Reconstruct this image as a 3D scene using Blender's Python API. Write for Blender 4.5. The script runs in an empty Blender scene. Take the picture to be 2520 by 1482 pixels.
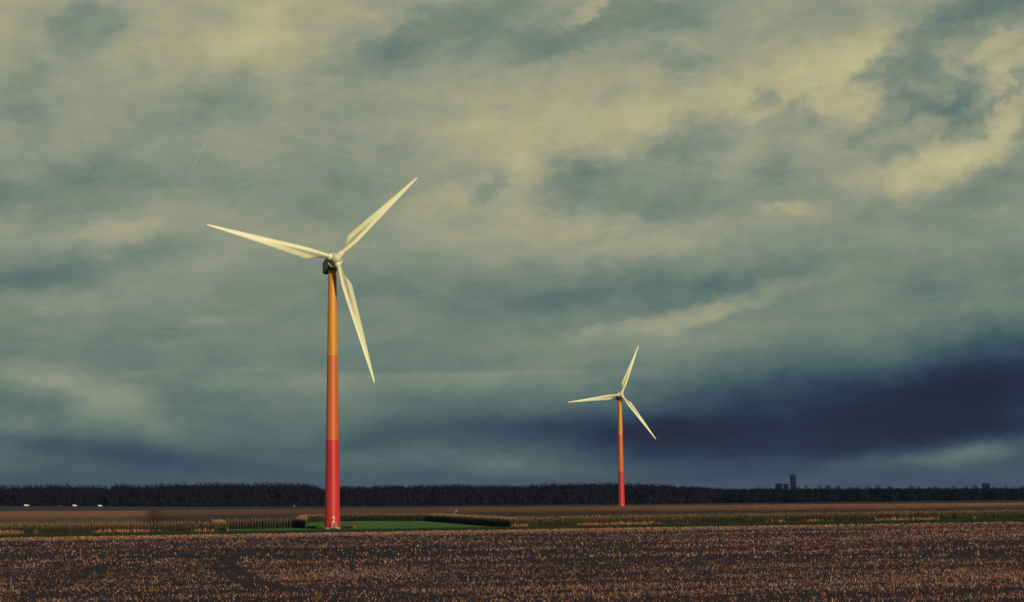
import bpy, math, random
import numpy as np
from mathutils import Vector, Matrix

random.seed(7)
rng = np.random.default_rng(11)
S = bpy.context.scene
C = S.collection

# ------------------------------------------------------------------ camera
W, H, F, EYE = 2519.0, 1482.0, 4630.0, 7.2
PITCH = math.atan((1226.5 - 741.0) / F)
ROLL = -0.0104
cam_d = bpy.data.cameras.new('camera')
cam_d.sensor_width = 36.0
cam_d.lens = 36.0 * F / W
cam_d.clip_start = 0.5
cam_d.clip_end = 80000
cam = bpy.data.objects.new('camera', cam_d)
C.objects.link(cam)
cam.matrix_world = (Matrix.Translation((0, 0, EYE)) @ Matrix.Rotation(math.pi / 2 + PITCH, 4, 'X')
                    @ Matrix.Rotation(ROLL, 4, 'Z'))
S.camera = cam

_cp, _sp, _c, _s = math.cos(PITCH), math.sin(PITCH), math.cos(ROLL), math.sin(ROLL)
_f = np.array([0, _cp, _sp])
_u0 = np.array([0, -_sp, _cp])
_r = _c * np.array([1., 0, 0]) + _s * _u0
_u = -_s * np.array([1., 0, 0]) + _c * _u0
EYEV = np.array([0, 0, EYE])


def ray(X, Y):
    d = _f + _r * (X - W / 2) / F - _u * (Y - H / 2) / F
    return d / np.linalg.norm(d)


def P(X, Y, z=0.0):                      # sight line -> point at height z
    d = ray(X, Y)
    return EYEV + d * (z - EYE) / d[2]


def D(X, Y, dist):                       # sight line -> point at world depth y
    d = ray(X, Y)
    return EYEV + d * dist / d[1]


def azel(X, Y):
    d = ray(X, Y)
    return math.atan2(d[0], d[1]), math.asin(d[2])


# ------------------------------------------------------------------ light
SUN_AZ, SUN_EL = math.radians(26.5), math.radians(19)     # behind the camera, to the right
sun_dir = Vector((math.sin(SUN_AZ) * math.cos(SUN_EL), -math.cos(SUN_AZ) * math.cos(SUN_EL), math.sin(SUN_EL)))
sd = bpy.data.lights.new('sun', 'SUN')
sd.energy = 2.9
sd.angle = math.radians(0.5)
sd.color = (1.0, 0.87, 0.60)
sun = bpy.data.objects.new('sun', sd)
sun.rotation_euler = sun_dir.to_track_quat('Z', 'Y').to_euler()
sun.location = (60, -60, 80)
C.objects.link(sun)

S.view_settings.view_transform = 'Standard'
S.view_settings.look = 'None'
S.view_settings.exposure = 0.0
S.view_settings.gamma = 1.0


# ------------------------------------------------------------------ node helpers
class NT:
    def __init__(s, tree):
        s.t = tree
        s.n = tree.nodes
        s.l = tree.links

    def new(s, typ, **kw):
        n = s.n.new(typ)
        for k, v in kw.items():
            setattr(n, k, v)
        return n

    def put(s, sock, v):
        if hasattr(v, 'is_linked') or isinstance(v, bpy.types.NodeSocket):
            s.l.new(v, sock)
        else:
            sock.default_value = v

    def math(s, op, a, b=None, c=None, clamp=False):
        n = s.new('ShaderNodeMath', operation=op)
        n.use_clamp = clamp
        s.put(n.inputs[0], a)
        if b is not None:
            s.put(n.inputs[1], b)
        if c is not None:
            s.put(n.inputs[2], c)
        return n.outputs[0]

    def vmath(s, op, a, b=None, c=None):
        n = s.new('ShaderNodeVectorMath', operation=op)
        s.put(n.inputs[0], a)
        if b is not None:
            s.put(n.inputs[1], b)
        if c is not None:
            s.put(n.inputs[2], c)
        return n.outputs['Value'] if op in ('DOT_PRODUCT', 'LENGTH') else n.outputs['Vector']

    def noise(s, vec, scale, detail=4, rough=0.55, out='Fac', dist=0.0):
        n = s.new('ShaderNodeTexNoise')
        s.put(n.inputs['Vector'], vec)
        n.inputs['Scale'].default_value = scale
        n.inputs['Detail'].default_value = detail
        n.inputs['Roughness'].default_value = rough
        n.inputs['Distortion'].default_value = dist
        return n.outputs['Fac'] if out == 'Fac' else n.outputs['Color']

    def ramp(s, fac, stops, interp='LINEAR'):
        n = s.new('ShaderNodeValToRGB')
        cr = n.color_ramp
        cr.interpolation = interp
        while len(cr.elements) < len(stops):
            cr.elements.new(0.5)
        for e, (p, col) in zip(cr.elements, stops):
            e.position = p
            e.color = (*col, 1) if len(col) == 3 else col
        s.put(n.inputs[0], fac)
        return n.outputs['Color']

    def mix(s, fac, a, b, blend='MIX'):
        n = s.new('ShaderNodeMix', data_type='RGBA', blend_type=blend)
        s.put(n.inputs[0], fac)
        s.put(n.inputs[6], (*a, 1) if isinstance(a, tuple) and len(a) == 3 else a)
        s.put(n.inputs[7], (*b, 1) if isinstance(b, tuple) and len(b) == 3 else b)
        return n.outputs[2]


def lin(r, g, b):
    f = lambda v: (v / 255 / 12.92) if v / 255 <= 0.04045 else ((v / 255 + 0.055) / 1.055) ** 2.4
    return (f(r), f(g), f(b))


# ------------------------------------------------------------------ sky (world)
world = bpy.data.worlds.new('World')
S.world = world
world.use_nodes = True
wt = NT(world.node_tree)
wt.n.clear()
co = wt.new('ShaderNodeTexCoord').outputs['Generated']
sep = wt.new('ShaderNodeSeparateXYZ')
wt.l.new(co, sep.inputs[0])
az = wt.math('ARCTAN2', sep.outputs[0], sep.outputs[1])
el = wt.math('ARCSINE', sep.outputs[2])


def comb(x, y, z=1.0):
    n = wt.new('ShaderNodeCombineXYZ')
    wt.put(n.inputs[0], x)
    wt.put(n.inputs[1], y)
    wt.put(n.inputs[2], z)
    return n.outputs[0]


ae = comb(az, el, 1.0)
# streaks run slightly uphill to the right
ca, sa = math.cos(0.20), math.sin(0.20)
st = comb(wt.vmath('DOT_PRODUCT', ae, (ca, sa, 0)), wt.vmath('DOT_PRODUCT', ae, (-sa * 3.2, ca * 3.2, 0)), 0.3)
n_warp = wt.noise(comb(az, wt.math('MULTIPLY', el, 1.6), 4.7), 9.0, 6, 0.60, 'Color')
warp = wt.vmath('MULTIPLY', wt.vmath('SUBTRACT', n_warp, (0.5, 0.5, 0.5)), (0.034, 0.020, 0.0))
n_w2 = wt.noise(comb(az, wt.math('MULTIPLY', el, 1.3), 1.7), 36.0, 8, 0.68, 'Color')
warp2 = wt.vmath('MULTIPLY', wt.vmath('SUBTRACT', n_w2, (0.5, 0.5, 0.5)), (0.040, 0.028, 0.0))
# the turbulence calms down towards the horizon
calm = wt.new('ShaderNodeMapRange')
wt.put(calm.inputs[0], el)
for i_, v_ in zip((1, 2, 3, 4), (0.0, 0.20, 0.35, 1.0)):
    calm.inputs[i_].default_value = v_
cs = comb(calm.outputs[0], calm.outputs[0], 0.0)
wv = wt.vmath('ADD', ae, wt.vmath('MULTIPLY', wt.vmath('ADD', warp, warp2), cs))
# height of the cloud deck -> basic brightness
K = 1.0 / F
hor = 0.0
mr = wt.ramp(wt.math('MULTIPLY', el, 1.0 / 1.6, clamp=True), [
    (0.000, (.275,) * 3), (0.009, (.318,) * 3), (0.018, (.385,) * 3), (0.030, (.43,) * 3), (0.045, (.455,) * 3),
    (0.056, (.482,) * 3), (0.069, (.505,) * 3), (0.085, (.555,) * 3), (0.110, (.575,) * 3), (0.165, (.585,) * 3),
    (0.23, (.50,) * 3), (0.45, (.36,) * 3), (1.0, (.34,) * 3)])
lev = wt.math('MULTIPLY', mr, 1.0)
BLOBS = [
    # cx, cy, rx, ry, angle, amp, edge (0 soft, 1 firm, 2 soft and unruffled)
    (640, 76, 130, 75, 10, .11, 0), (560, 30, 330, 110, 5, .035, 0), (217, 70, 85, 52, 35, -.065, 1), (235, 30, 50, 30, 10, -.02, 1), (56, 182, 62, 36, 30, -.06, 1),
    (52, 280, 80, 52, 0, -.075, 0), (10, 70, 60, 130, 0, .03, 0), (190, 190, 120, 40, 10, .025, 0),
    (505, 238, 140, 40, 10, -.055, 0), (480, 300, 130, 30, 8, -.04, 0), (250, 340, 300, 40, 5, .01, 0),
    (300, 452, 320, 40, 6, -.085, 0), (202, 432, 110, 28, 8, -.03, 1), (20, 490, 110, 30, 15, -.05, 0),
    (936, 142, 135, 50, 8, -.085, 0), (1113, 56, 200, 42, 15, -.095, 1), (1285, 98, 110, 40, 10, -.06, 0), (820, 40, 90, 50, 20, .02, 0), (745, 55, 42, 35, 20, -.035, 1),
    (1164, 314, 190, 70, 8, .045, 0), (860, 455, 140, 55, 30, -.045, 0), (987, 364, 55, 30, 20, -.035, 1), (1215, 455, 60, 20, 58, -.06, 1),
    (1088, 506, 62, 30, 0, .04, 1), (283, 557, 115, 20, 3, .065, 0), (177, 592, 110, 20, 6, .04, 0), (126, 673, 200, 40, 8, -.08, 0), (350, 610, 160, 30, 10, -.025, 0),
    (455, 665, 260, 45, 14, .03, 0), (130, 735, 180, 22, 5, .025, 0),
    (1614, 38, 130, 30, 10, -.035, 0), (1462, 68, 230, 30, 12, -.06, 0), (1456, 22, 95, 14, 24, .09, 1), (1624, 147, 115, 26, 0, -.06, 1), (1816, 101, 120, 30, 15, .01, 0),
    (2125, 112, 100, 58, 38, .075, 0), (1975, 172, 170, 60, 22, .085, 0), (1715, 240, 220, 52, 16, .07, 0), (1411, 304, 190, 60, 10, .065, 0), (1285, 420, 55, 62, 0, .06, 0),
    (2205, 150, 125, 42, 40, -.07, 1), (2285, 205, 130, 52, 5, -.055, 1), (2094, 204, 58, 18, 36, -.075, 1), (2180, 273, 58, 44, 45, -.085, 1),
    (2363, 314, 42, 36, 30, -.085, 1), (2322, 240, 72, 24, 20, -.06, 1), (2393, 142, 38, 30, 0, -.07, 1), (2474, 205, 62, 13, 40, -.10, 1), (2514, 299, 38, 22, 40, -.10, 1),
    (2069, 268, 62, 34, 10, .07, 1), (2322, 165, 30, 22, 0, .05, 1), (2499, 152, 62, 36, 20, .10, 1), (2439, 101, 75, 20, 25, .07, 1), (2464, 258, 66, 36, 45, .09, 1), (2285, 290, 40, 30, 30, .06, 1),
    (2350, 378, 200, 44, 23, .115, 1), (2196, 415, 130, 34, 5, .05, 0), (1993, 350, 90, 30, 10, .02, 0), (2400, 12, 210, 36, 8, -.13, 0), (2460, 450, 160, 55, 30, -.05, 0),
    (1690, 330, 120, 52, 20, -.045, 1), (1760, 275, 60, 30, 30, -.03, 1), (1862, 238, 36, 27, 0, -.085, 1), (1917, 275, 52, 22, 30, -.05, 1), (1766, 366, 120, 38, 15, -.05, 0), (1400, 455, 95, 55, 20, -.05, 1), (1460, 400, 90, 34, 25, -.03, 1),
    (1538, 405, 110, 45, 15, -.04, 0), (1386, 495, 60, 28, 0, -.03, 1), (1690, 506, 120, 28, 5, -.05, 0), (1943, 432, 160, 40, 10, -.045, 0), (2069, 354, 60, 30, 30, -.035, 1),
    (1487, 378, 36, 32, 0, .05, 1), (1943, 521, 58, 15, 4, .075, 1), (1512, 551, 180, 20, 4, .045, 0), (1588, 612, 160, 20, 6, .07, 0), (1690, 567, 62, 28, 20, .045, 1), (1310, 526, 80, 45, 0, .035, 0),
    (1475, 719, 270, 42, 3, -.095, 0), (1840, 690, 170, 28, 10, -.045, 0), (2474, 648, 180, 35, 10, -.035, 0), (2300, 540, 250, 60, 15, -.015, 0), (2250, 720, 260, 40, 8, -.02, 0),
    (480, 787, 75, 9, 4, .04, 0), (430, 832, 110, 9, 3, .03, 0), (280, 820, 200, 40, 0, -.015, 0), (1000, 700, 200, 60, 10, -.02, 0), (1240, 595, 200, 50, 8, .045, 0),
    (126, 938, 140, 28, -8, .085, 0), (329, 1020, 150, 42, -24, .075, 0), (30, 1045, 50, 24, -10, .05, 0), (683, 940, 160, 20, 2, .065, 0), (354, 917, 55, 6, 3, .035, 2), (607, 910, 48, 6, 2, .04, 2),
    (520, 1000, 160, 40, 0, -.015, 0), (228, 1098, 260, 24, -5, -.09, 0), (430, 1143, 210, 18, -5, -.055, 0), (80, 1160, 200, 20, 0, .01, 0),
    (1139, 1048, 190, 38, 2, -.075, 0), (1113, 930, 170, 22, 2, .05, 0), (1180, 921, 230, 6, 1, .045, 2), (1300, 932, 160, 14, 1, .035, 2), (1380, 900, 120, 14, 6, .02, 0),
    (911, 1138, 110, 18, 0, .055, 0), (1240, 1148, 66, 20, 0, .075, 0), (1110, 1130, 100, 16, 0, .03, 0), (1335, 1161, 130, 18, 0, .07, 0), (1477, 1166, 60, 14, 0, .045, 0),
    (1600, 800, 210, 26, 12, .07, 1), (1780, 752, 210, 24, 12, .065, 1), (2000, 790, 300, 40, 8, .02, 0), (1560, 860, 180, 30, 8, .04, 0), (2221, 800, 200, 40, 8, .01, 0),
    (2400, 980, 330, 112, 9, -.175, 0), (1340, 1065, 230, 36, 0, -.065, 0), (2490, 910, 200, 85, 12, -.13, 0), (2000, 1018, 340, 84, 6, -.17, 0), (1640, 1078, 180, 48, 3, -.14, 0), (1487, 1058, 170, 36, 0, -.065, 0), (2200, 1075, 240, 36, 0, -.07, 0),
    (2490, 1050, 110, 30, -5, -.06, 0), (1800, 980, 200, 50, 8, -.05, 0), (1950, 1115, 150, 26, 0, -.045, 1), (1610, 1128, 90, 16, 0, -.03, 1),
    (2398, 1120, 110, 24, 9, .135, 0), (2196, 1132, 120, 16, 3, .09, 0), (2300, 1140, 250, 30, 0, .03, 0),
]
AMP = 0.95
for (cx, cy, rx, ry, ang, amp, hard) in BLOBS:
    a0, e0 = azel(cx, cy)
    t = math.radians(ang)
    ct, sn = math.cos(t), math.sin(t)
    k1, k2 = F / rx, F / ry
    src = ae if hard == 2 else wv
    q1 = wt.vmath('DOT_PRODUCT', src, (ct * k1, sn * k1, -(ct * a0 + sn * e0) * k1))
    q2 = wt.vmath('DOT_PRODUCT', src, (-sn * k2, ct * k2, -(-sn * a0 + ct * e0) * k2))
    r2 = wt.math('MULTIPLY_ADD', q1, q1, wt.math('MULTIPLY', q2, q2))
    if hard == 1:
        r2 = wt.math('POWER', r2, 1.9)
    g = wt.math('POWER', math.exp(-0.62), r2)
    lev = wt.math('MULTIPLY_ADD', g, amp * AMP, lev)
# fine cloud texture: streaks and billows
f1 = wt.math('SUBTRACT', wt.noise(st, 13.0, 7, 0.58, dist=0.6), 0.5)
f2 = wt.math('SUBTRACT', wt.noise(comb(az, wt.math('MULTIPLY', el, 1.5), 9.1), 30.0, 8, 0.66, dist=0.4), 0.5)
a0, e0 = azel(2230, 270)
d_ = wt.vmath('MULTIPLY', wt.vmath('SUBTRACT', ae, (a0, e0, 1.0)), (F / 420, F / 230, 0))
rug = wt.math('POWER', math.exp(-1), wt.vmath('DOT_PRODUCT', d_, d_))
a0, e0 = azel(1560, 390)
d_ = wt.vmath('MULTIPLY', wt.vmath('SUBTRACT', ae, (a0, e0, 1.0)), (F / 500, F / 200, 0))
rug = wt.math('MULTIPLY_ADD', wt.math('POWER', math.exp(-1), wt.vmath('DOT_PRODUCT', d_, d_)), 0.45, rug)
f3n = wt.new('ShaderNodeMapRange', interpolation_type='SMOOTHSTEP')
wt.put(f3n.inputs[0], wt.noise(comb(wt.vmath('DOT_PRODUCT', wv, (0.9, 0.35, 0)), wt.vmath('DOT_PRODUCT', wv, (-0.5, 1.15, 0)), 5.5), 24.0, 7, 0.56, dist=0.25))
for i_, v_ in zip((1, 2, 3, 4), (0.36, 0.64, -0.5, 0.5)):
    f3n.inputs[i_].default_value = v_
a0, e0 = azel(300, 330)
d_ = wt.vmath('MULTIPLY', wt.vmath('SUBTRACT', ae, (a0, e0, 1.0)), (F / 700, F / 380, 0))
rug = wt.math('MULTIPLY_ADD', wt.math('POWER', math.exp(-1), wt.vmath('DOT_PRODUCT', d_, d_)), 0.30, rug)
a0, e0 = azel(260, 985)
d_ = wt.vmath('MULTIPLY', wt.vmath('SUBTRACT', ae, (a0, e0, 1.0)), (F / 620, F / 100, 0))
rug = wt.math('MULTIPLY_ADD', wt.math('POWER', math.exp(-1), wt.vmath('DOT_PRODUCT', d_, d_)), 0.75, rug)
f3 = wt.math('MULTIPLY', f3n.outputs[0], rug)
fine = wt.math('MULTIPLY_ADD', f1, 0.14, wt.math('MULTIPLY_ADD', f2, 0.14, wt.math('MULTIPLY', f3, 0.10)))
lev = wt.math('MULTIPLY_ADD', fine, calm.outputs[0], lev)
# thin level layers low over the horizon
f4 = wt.math('SUBTRACT', wt.noise(comb(az, wt.math('MULTIPLY', el, 4.5), 2.2), 11.0, 7, 0.6, dist=0.7), 0.5)
f5 = wt.math('SUBTRACT', wt.noise(comb(az, wt.math('MULTIPLY', el, 1.8), 6.2), 30.0, 6, 0.6, dist=0.5), 0.5)
lev = wt.math('MULTIPLY_ADD', wt.math('MULTIPLY_ADD', f5, 0.8, f4), 0.115, lev)
# contrail
a0, e0 = azel(492, 378)
t = math.radians(62)
q1 = wt.vmath('DOT_PRODUCT', ae, (math.cos(t) * F / 44, math.sin(t) * F / 44, -(math.cos(t) * a0 + math.sin(t) * e0) * F / 44))
q2 = wt.vmath('DOT_PRODUCT', ae, (-math.sin(t) * F / 3.4, math.cos(t) * F / 3.4, -(-math.sin(t) * a0 + math.cos(t) * e0) * F / 3.4))
r2 = wt.math('ADD', wt.math('POWER', wt.math('ABSOLUTE', q1), 4.0), wt.math('MULTIPLY', q2, q2))
lev = wt.math('MULTIPLY_ADD', wt.math('POWER', math.exp(-1), r2), 0.032, lev)
# unseen sky behind the camera is made darker to deepen the shadows
back = wt.new('ShaderNodeMapRange')
wt.put(back.inputs[0], wt.math('ABSOLUTE', az))
for i_, v_ in zip((1, 2, 3, 4), (0.9, 1.9, 0.0, -0.14)):
    back.inputs[i_].default_value = v_
lev = wt.math('ADD', lev, back.outputs[0], clamp=True)
ccol = wt.ramp(lev, [
    (0.10, lin(16, 25, 50)), (0.165, lin(24, 39, 67)), (0.24, lin(41, 63, 84)), (0.32, lin(60, 85, 93)),
    (0.40, lin(84, 108, 104)), (0.46, lin(105, 124, 114)), (0.52, lin(126, 138, 121)), (0.58, lin(148, 151, 127)),
    (0.64, lin(166, 165, 132)), (0.71, lin(184, 178, 138)), (0.80, lin(200, 191, 146))])
sky = wt.new('ShaderNodeTexSky', sky_type='NISHITA')
sky.sun_disc = False
sky.sun_elevation = SUN_EL
sky.sun_rotation = math.pi - SUN_AZ
SKY_STR = 0.1
cl10 = wt.vmath('SCALE', ccol)
cl10.node.inputs['Scale'].default_value = 1.0 / SKY_STR
skm = wt.mix(0.985, sky.outputs[0], cl10)
bg = wt.new('ShaderNodeBackground')
bg.inputs['Strength'].default_value = SKY_STR
wt.l.new(skm, bg.inputs[0])
wo = wt.new('ShaderNodeOutputWorld')
wt.l.new(bg.outputs[0], wo.inputs[0])


# ------------------------------------------------------------------ object helpers
def tag(o, label=None, cat=None, group=None, kind=None):
    if label:
        o['label'] = label
    if cat:
        o['category'] = cat
    if group:
        o['group'] = group
    if kind:
        o['kind'] = kind
    return o


def empty(name, loc, rz=0.0):
    o = bpy.data.objects.new(name, None)
    o.empty_display_size = 1.0
    o.location = loc
    o.rotation_euler = (0, 0, rz)
    C.objects.link(o)
    return o


def link(name, me, parent=None):
    o = bpy.data.objects.new(name, me)
    C.objects.link(o)
    if parent is not None:
        o.parent = parent
    return o


def quads_mesh(name, verts, mats, col=None, mi=None, smooth=False, faces=None):
    """verts (N,3) taken four by four as separate quads, or indexed by faces (M,4)."""
    verts = np.asarray(verts, dtype=np.float32)
    n = len(verts)
    if faces is None:
        faces = np.arange(n, dtype=np.int32).reshape(-1, 4)
    faces = np.asarray(faces, dtype=np.int32)
    m = len(faces)
    me = bpy.data.meshes.new(name)
    me.vertices.add(n)
    me.vertices.foreach_set('co', verts.ravel())
    me.loops.add(m * 4)
    me.loops.foreach_set('vertex_index', faces.ravel())
    me.polygons.add(m)
    me.polygons.foreach_set('loop_start', np.arange(0, m * 4, 4, dtype=np.int32))
    me.polygons.foreach_set('loop_total', np.full(m, 4, dtype=np.int32))
    for mt in (mats if isinstance(mats, (list, tuple)) else [mats]):
        me.materials.append(mt)
    if mi is not None:
        me.polygons.foreach_set('material_index', np.asarray(mi, dtype=np.int32))
    if smooth:
        me.polygons.foreach_set('use_smooth', np.ones(m, dtype=bool))
    me.update(calc_edges=True)
    if col is not None:
        a = me.color_attributes.new('tint', 'FLOAT_COLOR', 'POINT')
        c4 = np.ones((n, 4), dtype=np.float32)
        c4[:, :3] = col
        a.data.foreach_set('color', c4.ravel())
    return me


class MB:
    """collects boxes, lathes, tubes into one mesh"""

    def __init__(s):
        s.v, s.f = [], []

    def add(s, vs, fs):
        o = len(s.v)
        s.v += [tuple(v) for v in vs]
        s.f += [tuple(i + o for i in f) for f in fs]
        return s

    def box(s, c, d, M=None):
        x, y, z = d[0] / 2, d[1] / 2, d[2] / 2
        vs = [Vector((c[0] + i * x, c[1] + j * y, c[2] + k * z)) for i in (-1, 1) for j in (-1, 1) for k in (-1, 1)]
        if M:
            vs = [M @ v for v in vs]
        return s.add(vs, [(0, 1, 3, 2), (4, 6, 7, 5), (0, 4, 5, 1), (2, 3, 7, 6), (0, 2, 6, 4), (1, 5, 7, 3)])

    def lathe(s, prof, seg=32, M=None, caps=True):
        vs, fs = [], []
        for (r, z) in prof:
            for i in range(seg):
                a = 2 * math.pi * i / seg
                v = Vector((r * math.cos(a), r * math.sin(a), z))
                vs.append(M @ v if M else v)
        for j in range(len(prof) - 1):
            for i in range(seg):
                k = (i + 1) % seg
                fs.append((j * seg + i, j * seg + k, (j + 1) * seg + k, (j + 1) * seg + i))
        if caps:
            fs.append(tuple(range(seg))[::-1])
            fs.append(tuple((len(prof) - 1) * seg + i for i in range(seg)))
        return s.add(vs, fs)

    def tube(s, a, b, r, seg=8, r2=None):
        a, b = Vector(a), Vector(b)
        d = b - a
        M = Matrix.Translation(a) @ d.to_track_quat('Z', 'Y').to_matrix().to_4x4()
        return s.lathe([(r, 0), (r2 if r2 else r, d.length)], seg, M)

    def build(s, name, mat, parent=None, smooth=False, bevel=0.0, angle=40):
        me = bpy.data.meshes.new(name)
        me.from_pydata(s.v, [], s.f)
        me.materials.append(mat)
        me.update()
        if smooth:
            me.polygons.foreach_set('use_smooth', [True] * len(me.polygons))
            me.set_sharp_from_angle(angle=math.radians(angle))
        o = link(name, me, parent)
        if bevel:
            b = o.modifiers.new('bevel', 'BEVEL')
            b.width = bevel
            b.segments = 2
            b.limit_method = 'ANGLE'
        return o


# ------------------------------------------------------------------ materials
def mat(name):
    m = bpy.data.materials.new(name)
    m.use_nodes = True
    n = NT(m.node_tree)
    b = m.node_tree.nodes['Principled BSDF']
    return m, n, b


def paint(name, col, rough=0.4, var=0.12, scale=0.6, streak=None):
    m, n, b = mat(name)
    oc = n.new('ShaderNodeTexCoord').outputs['Object']
    v = n.vmath('MULTIPLY', oc, streak) if streak else oc
    f = n.noise(v, scale, 6, 0.6)
    dark = tuple(c * (1 - var) for c in col)
    lite = tuple(min(1, c * (1 + var * 0.6)) for c in col)
    n.l.new(n.ramp(f, [(0.3, dark), (0.7, lite)]), b.inputs['Base Color'])
    b.inputs['Roughness'].default_value = rough
    return m


def tinted(name, rough=0.8, trans=0.0, spec=0.2):
    m, n, b = mat(name)
    a = n.new('ShaderNodeAttribute', attribute_name='tint')
    n.l.new(a.outputs['Color'], b.inputs['Base Color'])
    b.inputs['Roughness'].default_value = rough
    b.inputs['Specular IOR Level'].default_value = spec
    return m


M_yellow = paint('tower_amber_paint', (0.76, 0.30, 0.020), 0.38, 0.13, 0.6, (1.6, 1.6, 0.10))
M_orange = paint('tower_orange_paint', (0.68, 0.145, 0.027), 0.38, 0.13, 0.6, (1.6, 1.6, 0.10))
M_red = paint('tower_red_paint', (0.62, 0.034, 0.033), 0.38, 0.13, 0.6, (1.6, 1.6, 0.10))
M_nac = paint('nacelle_shade_paint', (0.050, 0.110, 0.155), 0.45, 0.15)  # dark blue-grey of the shaded nacelle, put into the paint colour
M_white = paint('white_gelcoat', (0.72, 0.72, 0.46), 0.42, 0.06)
M_ring = paint('white_collar_paint', (0.78, 0.78, 0.54), 0.4, 0.05)
M_conc = paint('pale_concrete', (0.50, 0.45, 0.34), 0.85, 0.75, 2.2)
M_steel = paint('galvanised_steel', (0.55, 0.45, 0.38), 0.45, 0.15, 4)
M_vent = paint('white_vent_cover', (0.85, 0.78, 0.60), 0.5, 0.05, 4)
M_dark = paint('dark_rubber', (0.02, 0.02, 0.022), 0.7, 0.2, 3)
M_van = paint('white_car_paint', (0.82, 0.80, 0.72), 0.3, 0.04)
M_carD = paint('dark_car_paint', (0.03, 0.034, 0.045), 0.3, 0.1)
M_glass = paint('dark_window_glass', (0.02, 0.025, 0.03), 0.08, 0.1)
M_lamp = paint('pale_lamp_lens', (0.75, 0.74, 0.68), 0.2, 0.05)
M_bird = paint('white_feathers', (0.85, 0.80, 0.66), 0.8, 0.08, 6)
M_bark = paint('dark_bark', (0.004, 0.004, 0.005), 0.9, 0.3, 1.5)
M_leaf = tinted('shaded_foliage', 0.9, spec=0.03)
M_corn = tinted('corn_leaves', 0.7)
M_canopy = tinted('corn_canopy', 0.85)
M_straw = tinted('dry_straw', 0.75)
M_grass = tinted('grass_blades', 0.8)
M_far = paint('hazy_concrete', (0.008, 0.009, 0.018), 0.8, 0.12, 0.05)
M_far2 = paint('hazy_roof', (0.005, 0.007, 0.014), 0.8, 0.12, 0.05)
for m_ in (M_far, M_far2, M_bark):
    m_.node_tree.nodes['Principled BSDF'].inputs['Specular IOR Level'].default_value = 0.02

# blade skin: gelcoat with oily streaks bled out from the root
M_blade, n, b = mat('blade_gelcoat')
oc = n.new('ShaderNodeTexCoord').outputs['Object']
sx = n.new('ShaderNodeSeparateXYZ')
n.l.new(oc, sx.inputs[0])
nz = n.noise(n.vmath('MULTIPLY', oc, (2.2, 0.16, 0.6)), 1.5, 6, 0.65)
nz2 = n.noise(n.vmath('MULTIPLY', oc, (1, 0.3, 1)), 0.5, 4, 0.6)
cx_ = n.math('MULTIPLY_ADD', sx.outputs[1], -0.026, 0.62)                # streak drifts with the span
dx = n.math('MULTIPLY', n.math('SUBTRACT', sx.outputs[0], cx_), 2.6)
mask = n.math('POWER', math.exp(-1), n.math('MULTIPLY', dx, dx))
sp = n.math('DIVIDE', n.math('SUBTRACT', sx.outputs[1], 8.0), 6.0)
mask = n.math('MULTIPLY', mask, n.math('POWER', math.exp(-1), n.math('MULTIPLY', sp, sp)))
mask = n.math('MULTIPLY', mask, n.math('MULTIPLY_ADD', nz, 2.6, -0.55, clamp=True), clamp=True)
mask = n.math('MULTIPLY', mask, 0.95)
base = n.ramp(nz2, [(0.3, (0.67, 0.66, 0.40)), (0.7, (0.77, 0.76, 0.49))])
n.l.new(n.mix(mask, base, (0.10, 0.085, 0.02)), b.inputs['Base Color'])
b.inputs['Roughness'].default_value = 0.42

# soil, grass, far meadow
M_soil, n, b = mat('dark_soil')
g = n.new('ShaderNodeNewGeometry').outputs['Position']
f = n.noise(g, 0.9, 8, 0.7)
f2 = n.noise(n.vmath('MULTIPLY', g, (0.02, 0.07, 1)), 1.0, 5, 0.6)
soil = n.ramp(n.math('MULTIPLY_ADD', f2, 0.6, n.math('MULTIPLY', f, 0.5)), [(0.35, (0.028, 0.019, 0.030)), (0.75, (0.070, 0.039, 0.050))])
n.l.new(soil, b.inputs['Base Color'])
b.inputs['Roughness'].default_value = 0.95
b.inputs['Specular IOR Level'].default_value = 0.1
bp = n.new('ShaderNodeBump')
bp.inputs['Strength'].default_value = 0.7
bp.inputs['Distance'].default_value = 0.15
n.l.new(n.noise(g, 4.0, 6, 0.7), bp.inputs['Height'])
n.l.new(bp.outputs[0], b.inputs['Normal'])

M_turf, n, b = mat('green_turf')
g = n.new('ShaderNodeNewGeometry').outputs['Position']
f = n.noise(n.vmath('MULTIPLY', g, (0.25, 0.06, 1)), 1.0, 6, 0.65)
n.l.new(n.ramp(f, [(0.3, (0.040, 0.085, 0.022)), (0.55, (0.060, 0.130, 0.034)), (0.75, (0.085, 0.150, 0.045))]), b.inputs['Base Color'])
b.inputs['Roughness'].default_value = 0.9
b.inputs['Specular IOR Level'].default_value = 0.1

M_ground, n, b = mat('shaded_meadow')  # cloud shade on the far strip is put into this base colour
g = n.new('ShaderNodeNewGeometry').outputs['Position']
f = n.noise(n.vmath('MULTIPLY', g, (0.002, 0.01, 1)), 1.0, 6, 0.6)
n.l.new(n.ramp(f, [(0.3, (0.018, 0.030, 0.034)), (0.7, (0.032, 0.048, 0.048))]), b.inputs['Base Color'])
b.inputs['Roughness'].default_value = 0.95
b.inputs['Specular IOR Level'].default_value = 0.1
M_road = paint('grey_asphalt', (0.07, 0.075, 0.08), 0.85, 0.2, 0.1)
M_bank = paint('bank_grass', (0.026, 0.036, 0.038), 0.95, 0.25, 0.05)

# ------------------------------------------------------------------ ground sheets
R = 16000.0
me = quads_mesh('ground', [(-R, -R, 0), (R, -R, 0), (R, R, 0), (-R, R, 0)], M_ground)
tag(link('ground', me), kind='structure')


def ext(a, b, t):                                # point on line a->b
    return a + (b - a) * t


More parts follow.
